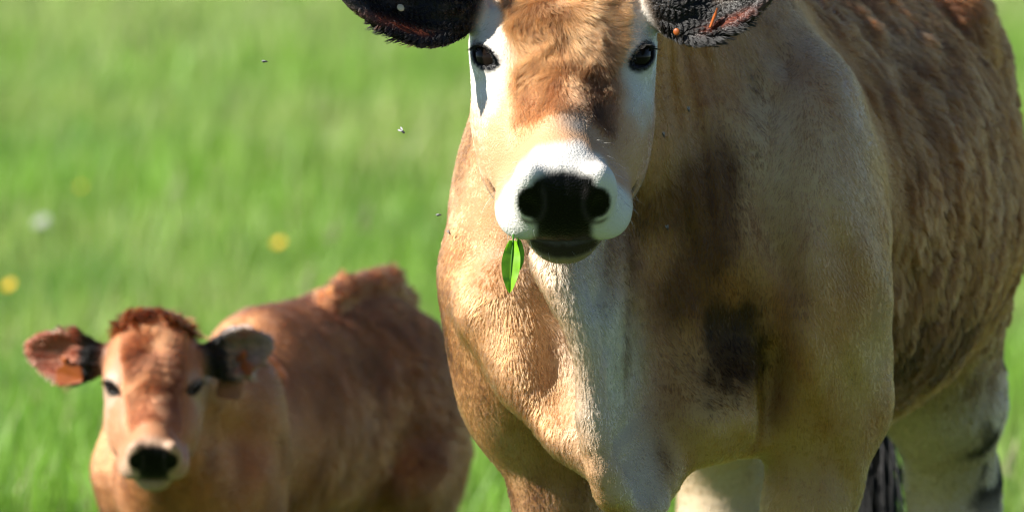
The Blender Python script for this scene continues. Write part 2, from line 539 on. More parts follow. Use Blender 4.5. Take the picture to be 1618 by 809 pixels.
    m = sstep(im, 150, 185) * (1 - sstep(im, 240, 330)) * sstep(p[:, 1], 12.06, 12.14) * sstep(p[:, 2], .75, .95)
    d = d + .004 * np.sin(p[:, 0] * 190 + 6 * nz + p[:, 2] * 16) * m * (.5 + .5 * noise(p, 7.0))
    fr = (1 - sstep(b[:, 0], .0, .2)) * sstep(p[:, 1], 11.98, 12.06)
    lo = fr * (1 - sstep(p[:, 2], .92, 1.0)) * sstep(p[:, 0], .10, .14)
    d = d + .013 * noise(p * np.array([26, 5, 3], np.float32) + nz[:, None], 1.0, 7.0) * lo
    hi = (1 - sstep(b[:, 0], .3, .5)) * sstep(p[:, 1], 12.08, 12.2) * sstep(p[:, 0], .16, .24)
    dg = np.stack([(p[:, 0] * .85 + p[:, 2] * .45) * 20, (p[:, 2] * .85 - p[:, 0] * .45) * 3.0, p[:, 1] * 4], 1)
    d = d + (.007 * noise(dg + 1.2 * nz[:, None], 1.0, 3.0) + .0035 * noise(dg * 2.1 + nz[:, None], 1.0, 13.0)) * hi
    fl = sstep(b[:, 0], .12, .40) * sstep(b[:, 1], .05, .15) * sstep(b[:, 2], .6, .75)
    d = d + .0042 * noise(b * np.array([46, 46, 7], np.float32) + 2.0 * nz[:, None], 1.0) * fl
    d = d + .006 * noise(p, 9.0, 5.0) * sstep(b[:, 0], -.15, .05) * (1 - sstep(b[:, 0], 1.2, 1.4))
    return d

cow_root = thing("cow", "large tan cow with white muzzle ring and black nose, a leaf in its mouth", "cow", cw(.7, 0, 0))
cv_, cq_ = surface_net(cow_sdf, (-.35, 11.55, -.03), (1.0, 14.25, 1.50), .0075)
cv_ = project(cow_sdf, cv_, 1)
hc = cow_head.loc(cv_[cq_].mean(1))
selh = (np.abs(hc - np.array([.06, 0, -.06])) < [.30, .17, .16]).all(1)
cv_, cq_, ct_ = refine(cv_, cq_, selh)
_t = cow_head.loc(cv_); _m = (np.abs(_t - np.array([.06, 0, -.06])) < [.31, .18, .17]).all(1)
cv_[_m] = project(cow_sdf, cv_[_m], 2)

# ---- calf
CALF_O = np.array([-.515, 14.28, 0.0]); KYAW = math.radians(25.5)
KU = np.array([math.sin(KYAW), math.cos(KYAW), 0]); KV = np.array([math.cos(KYAW), -math.sin(KYAW), 0])
KB = np.stack([KU, KV, [0, 0, 1]], 1).astype(np.float32)
calf_head = Head(at(242, 596, 13.93), 42, 2.5, 0, .635, True)
calf_ears = [Ear(at(158, 572, 14.0), at(42, 548, 14.02), (0.05, -0.93, -0.15), 0.044, at(195, 565, 14.0)),
             Ear(at(325, 572, 14.0), at(428, 540, 14.05), (-0.05, -0.93, -0.15), 0.040, at(290, 565, 14.0))]
def calf_sdf(p):
    b = (p - CALF_O.astype(np.float32)) @ KB
    av = b.copy(); av[:, 1] = np.abs(av[:, 1])
    d = ell(b, (.36, 0, .505), (.36, .138, .185))
    d = smin(d, ell(b, (.03, 0, .47), (.16, .120, .17)), .06)
    d = smin(d, ell(b, (.58, 0, .578), (.19, .148, .142)), .06)
    d = smin(d, cap(b, (.25, 0, .640), (.6, 0, .628), .062, .060), .06)
    d = smin(d, ell(av, (.62, .095, .48), (.125, .080, .19)), .03)
    d = smin(d, chain(av, [((.56, .10, .42), .075), ((.63, .10, .32), .045), ((.67, .10, .27), .036), ((.65, .10, .09), .024), ((.64, .10, .07), .028)], .03), .03)
    d = smin(d, ell(av, (.02, .105, .48), (.09, .045, .16)), .025)
    d = smin(d, chain(av, [((-.03, .10, .46), .055), ((.02, .10, .36), .048), ((.01, .095, .22), .030), ((.01, .095, .09), .023), ((.0, .095, .07), .028)], .03), .03)
    for x in (.63, -.01):
        for s in (-1, 1):
            d = smin(d, cap(av, (x, .098 + s * .015, .05), (x - .03, .098 + s * .018, .022), .017, .02), .01)
    # neck
    d = smin(d, cap(p, at(255, 600, 14.05), at(335, 640, 14.28), .066, .095), .05)
    d = smin(d, cap(p, at(255, 690, 14.05), at(290, 770, 14.22), .050, .105), .05)
    # tail lifted over the rump, then hanging behind it
    d = smin(d, chain(p, [(at(520, 476, 14.66), .018), (at(542, 460, 14.72), .018), (at(588, 452, 14.82), .020), (at(612, 447, 14.88), .020), (at(634, 476, 14.98), .018), (at(655, 640, 15.04), .012), (at(660, 800, 15.04), .014)], .012), .015)
    d = smin(d, calf_head.sdf(p), .03)
    for e in calf_ears:
        d = smin(d, e.sdf(p), .010)
    return d
calf_root = thing("calf", "small reddish brown calf with orange ear tags standing behind the cow", "calf", CALF_O + KU * .3)
kv_, kq_ = surface_net(calf_sdf, (-.85, 13.6, -.02), (0.02, 15.2, .86), .0065)
kv_ = project(calf_sdf, kv_, 1)
hc = calf_head.loc(kv_[kq_].mean(1))
selk = (np.abs(hc - np.array([.06, 0, -.06])) < [.30, .17, .16]).all(1)
kv_, kq_, kt_ = refine(kv_, kq_, selk)
_t = calf_head.loc(kv_); _m = (np.abs(_t - np.array([.06, 0, -.06])) < [.31, .18, .17]).all(1)
kv_[_m] = project(calf_sdf, kv_[_m], 2)
#@@COAT
# ------------------------------------------------------------------ pigment of hide and hair
JIT = 0.0                                  # > 0 while hair is grown: light and dark hairs mingle at the edges
def mix(c, m, k):
    m = np.clip(m, 0, 1)[:, None]
    return c * (1 - m) + np.asarray(k, float) * m
def head_pigment(H, p, c, pal):
    q = H.loc(p)
    s, x, w = q[:, 0], q[:, 1], q[:, 2]
    if H.calf: s = np.where(s > 0, s * 1.10, s)
    ax = np.abs(x)
    n1 = noise(p, 45.0) + JIT * rng.normal(0, .55, len(p)); n2 = noise(p, 16.0)
    inh = (1 - sstep(H.sdf(p), .012, .05)) * sstep(w, -.30, -.16)          # belongs to the head
    face = inh * sstep(s, -.16, -.02)
    c = mix(c, face, pal['face'])
    fore = inh * (1 - sstep(s + .02 * n2, -.01, .09)) * (1 - sstep(ax, .06, .085))
    c = mix(c, fore, pal['fore'])
    if not H.calf:                                                         # smoky hair on one side of the bridge
        sm = face * np.exp(-((s - .10) / .07) ** 2) * np.exp(-((x - .045) / .026) ** 2) * (.65 + .7 * n2 + .5 * n1)
        c = mix(c, sm, (.16, .10, .055))
        sm = face * np.exp(-((s - .155) / .03) ** 2) * np.exp(-((x - .016) / .025) ** 2) * (.7 + .6 * n1)
        c = mix(c, sm, (.34, .32, .30))
    d_eye = np.sqrt(((s - H.eye_c[0] - pal['eyeoff']) / pal['eyes']) ** 2 + ((ax - .105) / pal['eyex']) ** 2 + ((w + .02) / .09) ** 2)
    c = mix(c, inh * (1 - sstep(d_eye + .15 * n1, .58, 1.25)), pal['eyew'])
    mz = inh * sstep(s + .014 * n1 + pal['ring'], .186, .220)
    c = mix(c, mz, pal['white'])
    chin = inh * sstep(s, .02, .10) * (1 - sstep(w, -.165, -.14))
    c = mix(c, chin, pal['chin'])
    # black: nose leather, lips, lids
    n1 = noise(p, 45.0)
    nw = .056 - .019 * sstep(-w, .048, .082) + .005 * n1 - .016 * sstep(w, -.036, -.014) + .006 * sstep(-w, .105, .125)
    lea = sstep(s, .212, .226) * (1 - sstep(ax + .004 * n1, nw - .007, nw + .005)) * (1 - sstep(w + .003 * n1 + .22 * np.maximum(ax - .03, 0), -.015, -.004))
    lea = lea * sstep(w, -.134, -.124) if H.calf else lea * sstep(w, -.142, -.134)
    lea = np.maximum(lea, np.exp(-((w - H.mouth(q)) / .007) ** 4) * sstep(s, .12, .15) * inh)
    low = (0.0 if H.calf else 1.0) * sstep(s, .13, .17) * (1 - sstep(ax, .040, .052)) * (1 - sstep(w, -.128, -.124)) * sstep(w, -.164, -.154)
    lea = lea * inh
    c = mix(c, low * inh * (1 - lea), (.085, .065, .052))
    c = mix(c, lea, (.005, .0048, .0055))
    nn = q - np.array([.292, 0, -.045]); nn[:, 1] = ax - .0455
    rim = np.sqrt((nn[:, 1] / .021) ** 2 + (nn[:, 2] / .034) ** 2)
    c = mix(c, (1 - sstep(rim, .55, .8)) * sstep(s, .222, .236) * inh, (.0015, .001, .001))
    c = mix(c, .7 * np.exp(-((rim - 1.0) / .16) ** 2) * (s > .232) * sstep(-nn[:, 1] - .5 * nn[:, 2], .0, .012) * inh, (.10, .085, .09))  # grey crescent: the lit inner nostril rim painted into the colour
    e = (q * [1, 1, 1]); e[:, 1] = ax
    e = (e - H.eye_c) @ H.EL
    de = np.sqrt((e[:, 1] / .0300) ** 2 + (e[:, 2] / .0150) ** 2)
    lid = (e[:, 0] > .0) * (1 - sstep(de + .1 * n1, 1.0, 1.22)) * (np.abs(e[:, 0]) < .06)
    c = mix(c, lid, (.008, .007, .007))
    bare = np.maximum(lea, lid)
    return c, bare, inh, q, mz
def ear_pigment(E, p, c, pal):
    q = E.loc(p)
    on = (1 - sstep(E.sdf(p), .010, .022)) * sstep(q[:, 0], -.02, .01)
    n1 = noise(p, 60.0)
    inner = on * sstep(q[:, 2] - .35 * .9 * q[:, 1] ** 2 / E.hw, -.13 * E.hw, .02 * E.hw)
    edge = on * sstep(np.abs(q[:, 1]) + .05 * E.hw * n1, .70 * E.hw, .86 * E.hw)
    tipm = sstep(q[:, 0] / E.len + .1 * n1, .62, .8) * sstep(q[:, 1] * E.A[2, 1], -.2 * E.hw, -.45 * E.hw)
    c = mix(c, on, pal['earback'])
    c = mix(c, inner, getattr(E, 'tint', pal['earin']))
    c = mix(c, inner * tipm * (.6 + .5 * n1), pal['eargrey'])
    pink = inner * np.exp(-((np.abs(q[:, 1]) - .66 * E.hw) / (.11 * E.hw)) ** 2) * sstep(q[:, 0] / E.len, .2, .4) * (1 - .5 * tipm)
    c = mix(c, pink * .55, pal['earpink'])
    c = mix(c, edge * sstep(q[:, 0] / E.len, .4, .65), pal['earrim'])
    c = mix(c, on * (1 - sstep(q[:, 0] / E.len, .18, .36)) * pal['earbase'], (.02, .016, .014))
    return c, on, inner, q

calf_ears[0].tint = (.46, .23, .16); calf_ears[1].tint = (.40, .36, .34)  # reddish tint paints sunlight shining through the first ear
COW = dict(face=(.68, .44, .27), fore=(.64, .43, .255), eyew=(.72, .69, .64), white=(.80, .78, .74), chin=(.42, .34, .23), eyeoff=.0, eyes=.110, eyex=.036, ring=0.0,
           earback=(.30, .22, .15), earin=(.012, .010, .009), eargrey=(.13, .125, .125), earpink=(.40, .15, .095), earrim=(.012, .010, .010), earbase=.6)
CALF = dict(face=(.56, .32, .195), fore=(.46, .25, .14), eyew=(.60, .46, .36), white=(.60, .44, .33), chin=(.55, .42, .28), eyeoff=.016, eyes=.045, eyex=.024, ring=-.018,
            earback=(.42, .28, .20), earin=(.30, .17, .13), eargrey=(.42, .36, .33), earpink=(.42, .13, .08), earrim=(.52, .40, .32), earbase=1.0)
def fln(b):
    return sstep(b[:, 0], .15, .4) * sstep(b[:, 1], .0, .1) * sstep(b[:, 2], .6, .75)
def cow_pigment(p):
    b = (p - COW_O) @ CB
    n1 = noise(p, 5.0); n2 = noise(p, 14.0, 3.0); n3 = noise(p * np.array([1, 1, .35]), 30.0)
    c = np.tile(np.array([.55, .305, .135]), (len(p), 1))
    c = mix(c, .38 + .55 * n1 + .25 * n3, (.57, .40, .25))
    c = mix(c, .12 + .55 * n2 + .4 * n3, (.36, .18, .07))
    # pale underside, dewlap and inner legs
    front = 1 - sstep(b[:, 0], -.02, .15)
    xr = np.interp(p[:, 2], [r[0][2] for r in RIDGE[::-1]], [r[0][0] for r in RIDGE[::-1]])
    dl = front * np.exp(-((p[:, 0] - xr - .028) / .055) ** 2) * (1 - sstep(p[:, 2], .95, 1.05)) * (1 - sstep(p[:, 1], 12.2, 12.4))
    c = mix(c, dl * (.9 + .4 * n2), (.70, .64, .54))
    c = mix(c, (1 - sstep(b[:, 2] + .03 * n1, .50, .72)) * .75 * sstep(b[:, 0], -.3, .3), (.58, .47, .33))
    c = mix(c, sstep(b[:, 0], 1.05, 1.2) * (1 - sstep(b[:, 2], .55, .85)) * .9, (.70, .59, .44))
    # dark tones: chest hollow's shade painted in, brown neck and flank, mud on the hocks
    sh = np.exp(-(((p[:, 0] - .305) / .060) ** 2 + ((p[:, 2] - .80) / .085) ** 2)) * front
    ps = np.exp(-(((p[:, 0] - .38) / .085) ** 2 + ((p[:, 2] - 1.06) / .13) ** 2)) * (1 - sstep(b[:, 0], .1, .3)) * sstep(p[:, 1], 12.0, 12.15)
    c = mix(c, ps * (1.0 + .5 * n2 + .35 * n3), (.84, .66, .46))
    ch = front * (1 - sstep(p[:, 2], .78, .88)) * sstep(p[:, 2], .5, .56) * sstep(p[:, 0], .18, .24)
    c = mix(c, ch * (.6 + .5 * n2 + .4 * n3), (.68, .48, .24))
    n4 = noise(p * np.array([1, 1, .3]), 75.0, 11.0); jt = JIT * rng.normal(0, .16, len(p))
    br = np.exp(-(((p[:, 0] - .26) / .07) ** 2 + ((p[:, 2] - .93) / .15) ** 2)) * front * sstep(p[:, 1], 12.0, 12.1)
    c = mix(c, .9 * sstep(br + .40 * n2 + .35 * n3 + jt, .20, .95), (.24, .13, .06))
    c = mix(c, .80 * sstep(sh + .22 * n3 + .18 * n2 + .25 * n4 + jt, .42, .85), (.075, .045, .022))  # shade of the chest hollow painted in as dark hair
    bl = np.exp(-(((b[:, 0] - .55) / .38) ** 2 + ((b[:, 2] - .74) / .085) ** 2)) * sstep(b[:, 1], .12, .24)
    c = mix(c, .85 * sstep(bl + .30 * n3 + .20 * n2 + .15 * n4 + jt, .30, .80), (.085, .05, .025))  # low flank: dark brown hide with the belly's shade painted in
    c = mix(c, .70 * fln(b) * (.6 + .8 * n3), (.36, .19, .08))
    mud = sstep(b[:, 0], 1.2, 1.3) * sstep(b[:, 1] + .05 * n2, .20, .235) * sstep(b[:, 2], .40, .5) * (1 - sstep(b[:, 2], .68, .78)) * sstep(noise(p, 26.0), .0, .15)
    c = mix(c, mud, (.03, .022, .016))
    tail = sstep(b[:, 0], 1.535, 1.56) * (1 - sstep(b[:, 2], .62, .75))
    c = mix(c, tail, (.014, .010, .009))
    hoof = 1 - sstep(b[:, 2], .065, .075)
    c, bare, inh, q, mz = head_pigment(cow_head, p, c, COW)
    ears = []
    for E in cow_ears:
        c, on, inner, eq = ear_pigment(E, p, c, COW)
        ears.append((on, inner, eq, E))
    c = mix(c, hoof, (.05, .04, .035))
    return c, np.maximum(bare, hoof), inh, q, mz, ears, b
def calf_pigment(p):
    b = (p - CALF_O) @ KB
    n1 = noise(p, 8.0); n2 = noise(p, 20.0, 3.0); n3 = noise(p * np.array([1, 1, .4]), 45.0)
    c = np.tile(np.array([.55, .29, .145]), (len(p), 1))
    c = mix(c, .25 + .5 * n1 + .25 * n3, (.60, .35, .20))
    c = mix(c, .15 + .5 * n2 + .3 * n3, (.27, .12, .055))
    c = mix(c, (1 - sstep(b[:, 2], .30, .44)) * .7, (.46, .33, .22))
    hoof = 1 - sstep(b[:, 2], .045, .05)
    c, bare, inh, q, mz = head_pigment(calf_head, p, c, CALF)
    ears = []
    for E in calf_ears:
        c, on, inner, eq = ear_pigment(E, p, c, CALF)
        ears.append((on, inner, eq, E))
    c = mix(c, hoof, (.05, .04, .035))
    return c, np.maximum(bare, hoof), inh, q, mz, ears, b

def all_faces(q, t):
    return [x for x in q.tolist()] + t
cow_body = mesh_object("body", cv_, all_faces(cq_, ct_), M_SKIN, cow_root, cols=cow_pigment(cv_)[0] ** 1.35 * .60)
calf_body = mesh_object("body", kv_, all_faces(kq_, kt_), M_SKIN, calf_root, cols=calf_pigment(kv_)[0] ** 1.35 * .60)

# ------------------------------------------------------------------ coat: short strands, combed along the body and clumped
def unit(v):
    return v / (np.sqrt((v * v).sum(1)) + 1e-9)[:, None]
def tri_of(q, t):
    tr = [q[:, [0, 1, 2]], q[:, [0, 2, 3]]]
    ex = []
    for l in t:
        for i in range(1, len(l) - 1):
            ex.append((l[0], l[i], l[i + 1]))
    if ex: tr.append(np.array(ex))
    return np.concatenate(tr)
def roots(V, T, count, dens):
    a, b, c = V[T[:, 0]], V[T[:, 1]], V[T[:, 2]]
    fn = np.cross(b - a, c - a)
    ar = np.sqrt((fn * fn).sum(1)) / 2
    vn = np.zeros_like(V)
    for k in range(3):
        for j in range(3):
            vn[:, j] += np.bincount(T[:, k], fn[:, j], len(V))
    vn = unit(vn)
    w = ar * dens((a + b + c) / 3, unit(fn))
    idx = rng.choice(len(T), count, p=w / w.sum())
    r1 = np.sqrt(rng.random(count)); r2 = rng.random(count)
    u, v, t = 1 - r1, r1 * (1 - r2), r1 * r2
    P = a[idx] * u[:, None] + b[idx] * v[:, None] + c[idx] * t[:, None]
    N = unit(vn[T[idx, 0]] * u[:, None] + vn[T[idx, 1]] * v[:, None] + vn[T[idx, 2]] * t[:, None])
    return P.astype(np.float64), N.astype(np.float64)
def strands(name, parent, P, N, g, L, lift, C, curl, rad, cell, pull, npts=5, mat=None, lockvar=.3):
    n = len(P)
    ws = np.stack([noise(P, 55.0, 9.0), noise(P, 55.0, 19.0), noise(P, 55.0, 29.0)], 1)
    g = unit(g - N * (g * N).sum(1)[:, None])
    side = np.cross(N, g)
    wob = noise(P, 38.0, 50.0) * curl + rng.normal(0, .16, n)
    g = unit(g + side * wob[:, None])
    side = np.cross(N, g)
    lf = lift * (1 + .35 * noise(P, 60.0, 70.0)) + rng.normal(0, .05, n)
    cl = np.broadcast_to(np.asarray(cell, float).reshape(-1, 1), (n, 1))
    key = np.floor((P * np.array([1, 1, .42]) + ws * cl * .45) / cl).astype(np.int64)
    key = (key[:, 0] * 73856093) ^ (key[:, 1] * 19349663) ^ (key[:, 2] * 83492791)
    _, inv, cnt = np.unique(key, return_inverse=True, return_counts=True)
    def cmean(a):
        return np.stack([np.bincount(inv, a[:, k]) / cnt for k in range(3)], 1)[inv]
    tipd = g * np.sqrt(np.maximum(1 - lf ** 2, .1))[:, None] + N * lf[:, None]
    L = L * rng.uniform(.7, 1.15, n)
    cm = cmean(P)
    ctip = cm + unit(cmean(tipd)) * (np.bincount(inv, L) / cnt)[inv][:, None] * 1.05
    t = np.linspace(0, 1, npts)
    ph = rng.random(n) * 6.28 * .25 + noise(P, 25.0, 90.0) * 3
    pts = np.empty((n, npts, 3), np.float32)
    for i, ti in enumerate(t):
        base = P - N * .0012 + (g * (ti * np.sqrt(np.maximum(1 - lf ** 2, .1)))[:, None] + N * (lf * (1.25 * ti - .45 * ti * ti))[:, None]) * L[:, None]
        base = base + side * (np.sin(ti * 5.0 + ph) * curl * .13 * L * ti)[:, None]
        k = (pull * ti ** 1.3)[:, None]
        pts[:, i] = base * (1 - k) + (cm + (ctip - cm) * ti) * k
    cu = bpy.data.hair_curves.new(name)
    cu.add_curves([npts] * n)
    cu.attributes["position"].data.foreach_set("vector", pts.reshape(-1))
    ra = cu.attributes.get("radius") or cu.attributes.new("radius", 'FLOAT', 'POINT')
    rr = (rad[:, None] * np.array([1.0, .95, .8, .55, .15] if npts == 5 else np.linspace(1, .15, npts))[None]).astype(np.float32)
    ra.data.foreach_set("value", rr.reshape(-1))
    ca = cu.attributes.new("hair_color", 'FLOAT_COLOR', 'CURVE')
    clv = 1 + (rng.random(len(cnt))[inv] - .5) * lockvar                        # a little variation per lock and per hair
    c4 = np.ones((n, 4), np.float32)
    c4[:, :3] = np.clip(.50 * np.power(C, 1.75) * (clv * rng.uniform(.82, 1.15, n))[:, None], 0, .95)
    ca.data.foreach_set("color", c4.reshape(-1))
    cu.materials.append(mat or M_HAIR)
    ob = bpy.data.objects.new(name, cu)
    col.objects.link(ob)
    ob.parent = parent; ob.matrix_parent_inverse = parent_inv(parent)
    return ob
JIT = 1.0
def coat(root, V, T, count, pig, H, U, B_O, Bm, cfg):
    def dens(p, n):
        seen = .12 + .88 * sstep(n[:, 1], .35, -.05)
        hd = (np.abs(H.loc(p) - np.array([.03, 0, -.06])) < [.32, .2, .2]).all(1)
        q = H.loc(p); fz = hd & (np.abs(q[:, 1]) < .075) & (q[:, 0] < .14) & (q[:, 2] > -.09)
        return seen * (1 + 1.6 * hd + 3.0 * fz)
    P, N = roots(V, T, count, dens)
    C, bare, inh, q, mz, ears, b = pig(P)
    k = H.k
    # comb: back and down on the body, down on the legs
    dn = np.array([0, 0, -1.0])
    g = np.tile(U * .55 + dn * .85, (len(P), 1))
    g[:, 0] += .25 * noise(P, 3.5, 40.0)
    neck = (1 - sstep(b[:, 0], -.1, .1))
    g = g + neck[:, None] * np.array([.05, .0, -.7])
    L = np.full(len(P), cfg['L']) * (.8 + .3 * noise(P, 6.0, 31.0))
    lift = np.full(len(P), .22); curl = np.full(len(P), .35); pull = np.full(len(P), .34)
    cell = np.full(len(P), cfg['cell'])
    fl = sstep(b[:, 0], cfg['flank'], cfg['flank'] + .2) * sstep(b[:, 2], cfg['flz'], cfg['flz'] + .15)
    rid = 1 - 2 * np.abs(noise(b * np.array([46, 46, 9.0]) + 2.0 * noise(P, 3.0)[:, None], 1.0))
    L *= 1 + fl * (.75 + .75 * rid); curl += .5 * fl; pull += .18 * fl; lift += .12 * fl; cell = cell * (1 + .5 * fl)
    # head: whorl on the forehead, hair running down the bridge and outward over the cheeks
    s, x, w = q[:, 0], q[:, 1], q[:, 2]
    wh = np.stack([s + .055, x + .008], 1); rr = np.sqrt((wh ** 2).sum(1)) + 1e-4
    lg = np.stack([wh[:, 0] / rr + .9 * sstep(s, -.02, .1), wh[:, 1] / rr * (1 + .0 * s), -.25 + 0 * s], 1)
    sw = 1 - sstep(rr, .05, .14)
    lg[:, 0] += -.35 * wh[:, 1] / rr * sw; lg[:, 1] += .35 * wh[:, 0] / rr * sw
    hg = lg @ H.A.T.astype(float)
    g = g * (1 - inh)[:, None] + hg * inh[:, None]
    ax = np.abs(x)
    fz = inh * (1 - sstep(s, .10, .17)) * (1 - sstep(ax, .058, .075))           # long curly forehead
    Lh = cfg['face'] * (1 - .6 * sstep(s, .12, .2)) + cfg['fore'] * fz * (1 - .60 * sstep(s, .0, .10)) * (.35 + .65 * sstep(rr, .0, .04))
    L = L * (1 - inh) + Lh * inh
    curl = curl * (1 - inh) + inh * (.2 + .95 * fz); pull = pull * (1 - inh) + inh * (.2 + .22 * fz)
    lift = lift * (1 - inh) + inh * (.18 + .18 * fz); cell = cell * (1 - inh) + inh * cfg['cell'] * (1 - .25 * fz)
    for on, inner, eq, E in ears:
        m = on > .5
        eg = E.A[:, 0] + .9 * np.sign(eq[:, 1])[:, None] * E.A[:, 1] * sstep(np.abs(eq[:, 1]), .3 * E.hw, .9 * E.hw)[:, None]
        g[m] = eg[m]
        fr = sstep(np.abs(eq[:, 1]), .7 * E.hw, .95 * E.hw)
        L[m] = cfg['ear'] * (.8 + 1.5 * fr[m]); lift[m] = .35 + .2 * inner[m]; pull[m] = .55; curl[m] = .5
    keep = (bare < .35) & (L > .001)
    e = q.copy(); e[:, 1] = ax; e = (e - H.eye_c) @ H.EL
    keep &= ~((e[:, 0] > 0) & (np.sqrt((e[:, 1] / .0265) ** 2 + (e[:, 2] / .0140) ** 2) < 1.0) & (np.abs(e[:, 0]) < .05))
    keep &= ~((s > .2) & (ax < .062) & (w > -.1) & (w < -.012) & (inh > .5))
    rad = np.full(len(P), cfg['rad']) * (1 - .35 * inh - .1 * fz)
    i = np.where(keep)[0]
    strands("coat", root, P[i], N[i], g[i], L[i], lift[i], C[i], curl[i], rad[i], cell[i], pull[i], lockvar=(.4 + .15 * np.maximum(fl * (1 - inh), fz))[i])
if FUR:
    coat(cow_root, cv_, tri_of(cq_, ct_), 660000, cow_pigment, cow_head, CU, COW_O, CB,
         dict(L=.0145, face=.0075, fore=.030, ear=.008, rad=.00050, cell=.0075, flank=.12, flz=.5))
    coat(calf_root, kv_, tri_of(kq_, kt_), 190000, calf_pigment, calf_head, KU, CALF_O, KB,
         dict(L=.015, face=.007, fore=.012, ear=.008, rad=.00050, cell=.0075, flank=.15, flz=.3))

# ------------------------------------------------------------------ eyes and lashes
def ball(c, r, nu=24, nv=16, axes=np.eye(3), rad=(1, 1, 1)):
    vs_, fs = [], []
    for j in range(nv + 1):
        th = math.pi * j / nv
        for i in range(nu):
            ph = 2 * math.pi * i / nu
            v = np.array([math.sin(th) * math.cos(ph) * rad[0], math.sin(th) * math.sin(ph) * rad[1], math.cos(th) * rad[2]]) * r
            vs_.append(np.asarray(c) + axes @ v)
    for j in range(nv):
        for i in range(nu):
            fs.append((j * nu + i, (j + 1) * nu + i, (j + 1) * nu + (i + 1) % nu, j * nu + (i + 1) % nu))
    return vs_, fs
def eyes(root, H, lash):
    for sgn in (-1, 1):
        c = H.eye_c * np.array([1, sgn, 1])
        vs_, fs = ball(H.wor(c), H.eye_r * H.k)
        eye = mesh_object("eye", vs_, fs, M_EYE, root)
        n = 46
        u = np.linspace(-1, 1, n) + rng.normal(0, .03, n)
        e = np.stack([np.full(n, .0285) - .004 * u ** 2, u * .023, .0155 * (1 - u ** 2) * 1.0], 1)
        mx_ = np.array([1, sgn, 1])
        up = np.array([0, 0, 1.0])
        EL = H.EL * mx_[:, None]
        if (H.A @ EL[:, 2])[2] < 0: e[:, 2] *= -1
        P = np.array([H.wor(c + EL @ v) for v in e])
        L_ = H.A @ EL[:, 0]
        g = np.tile(L_ * .8 + np.array([0, -.2, -.9]), (n, 1)) + (u[:, None] * .5) * (H.A @ EL[:, 1]) + rng.normal(0, .08, (n, 3))
        N = np.tile(np.array([0, 0, 1.0]) - L_ * L_[2], (n, 1)); N = unit(N)
        o = strands("eyelash", root, P, N, g, np.full(n, lash), np.full(n, -.12), np.tile([.01, .009, .008], (n, 1)), np.full(n, .1), np.full(n, .0011 * H.k), .006, np.full(n, .25))
        o.parent = eye; o.matrix_parent_inverse = Matrix.Identity(4)
eyes(cow_root, cow_head, .013)
eyes(calf_root, calf_head, .014)

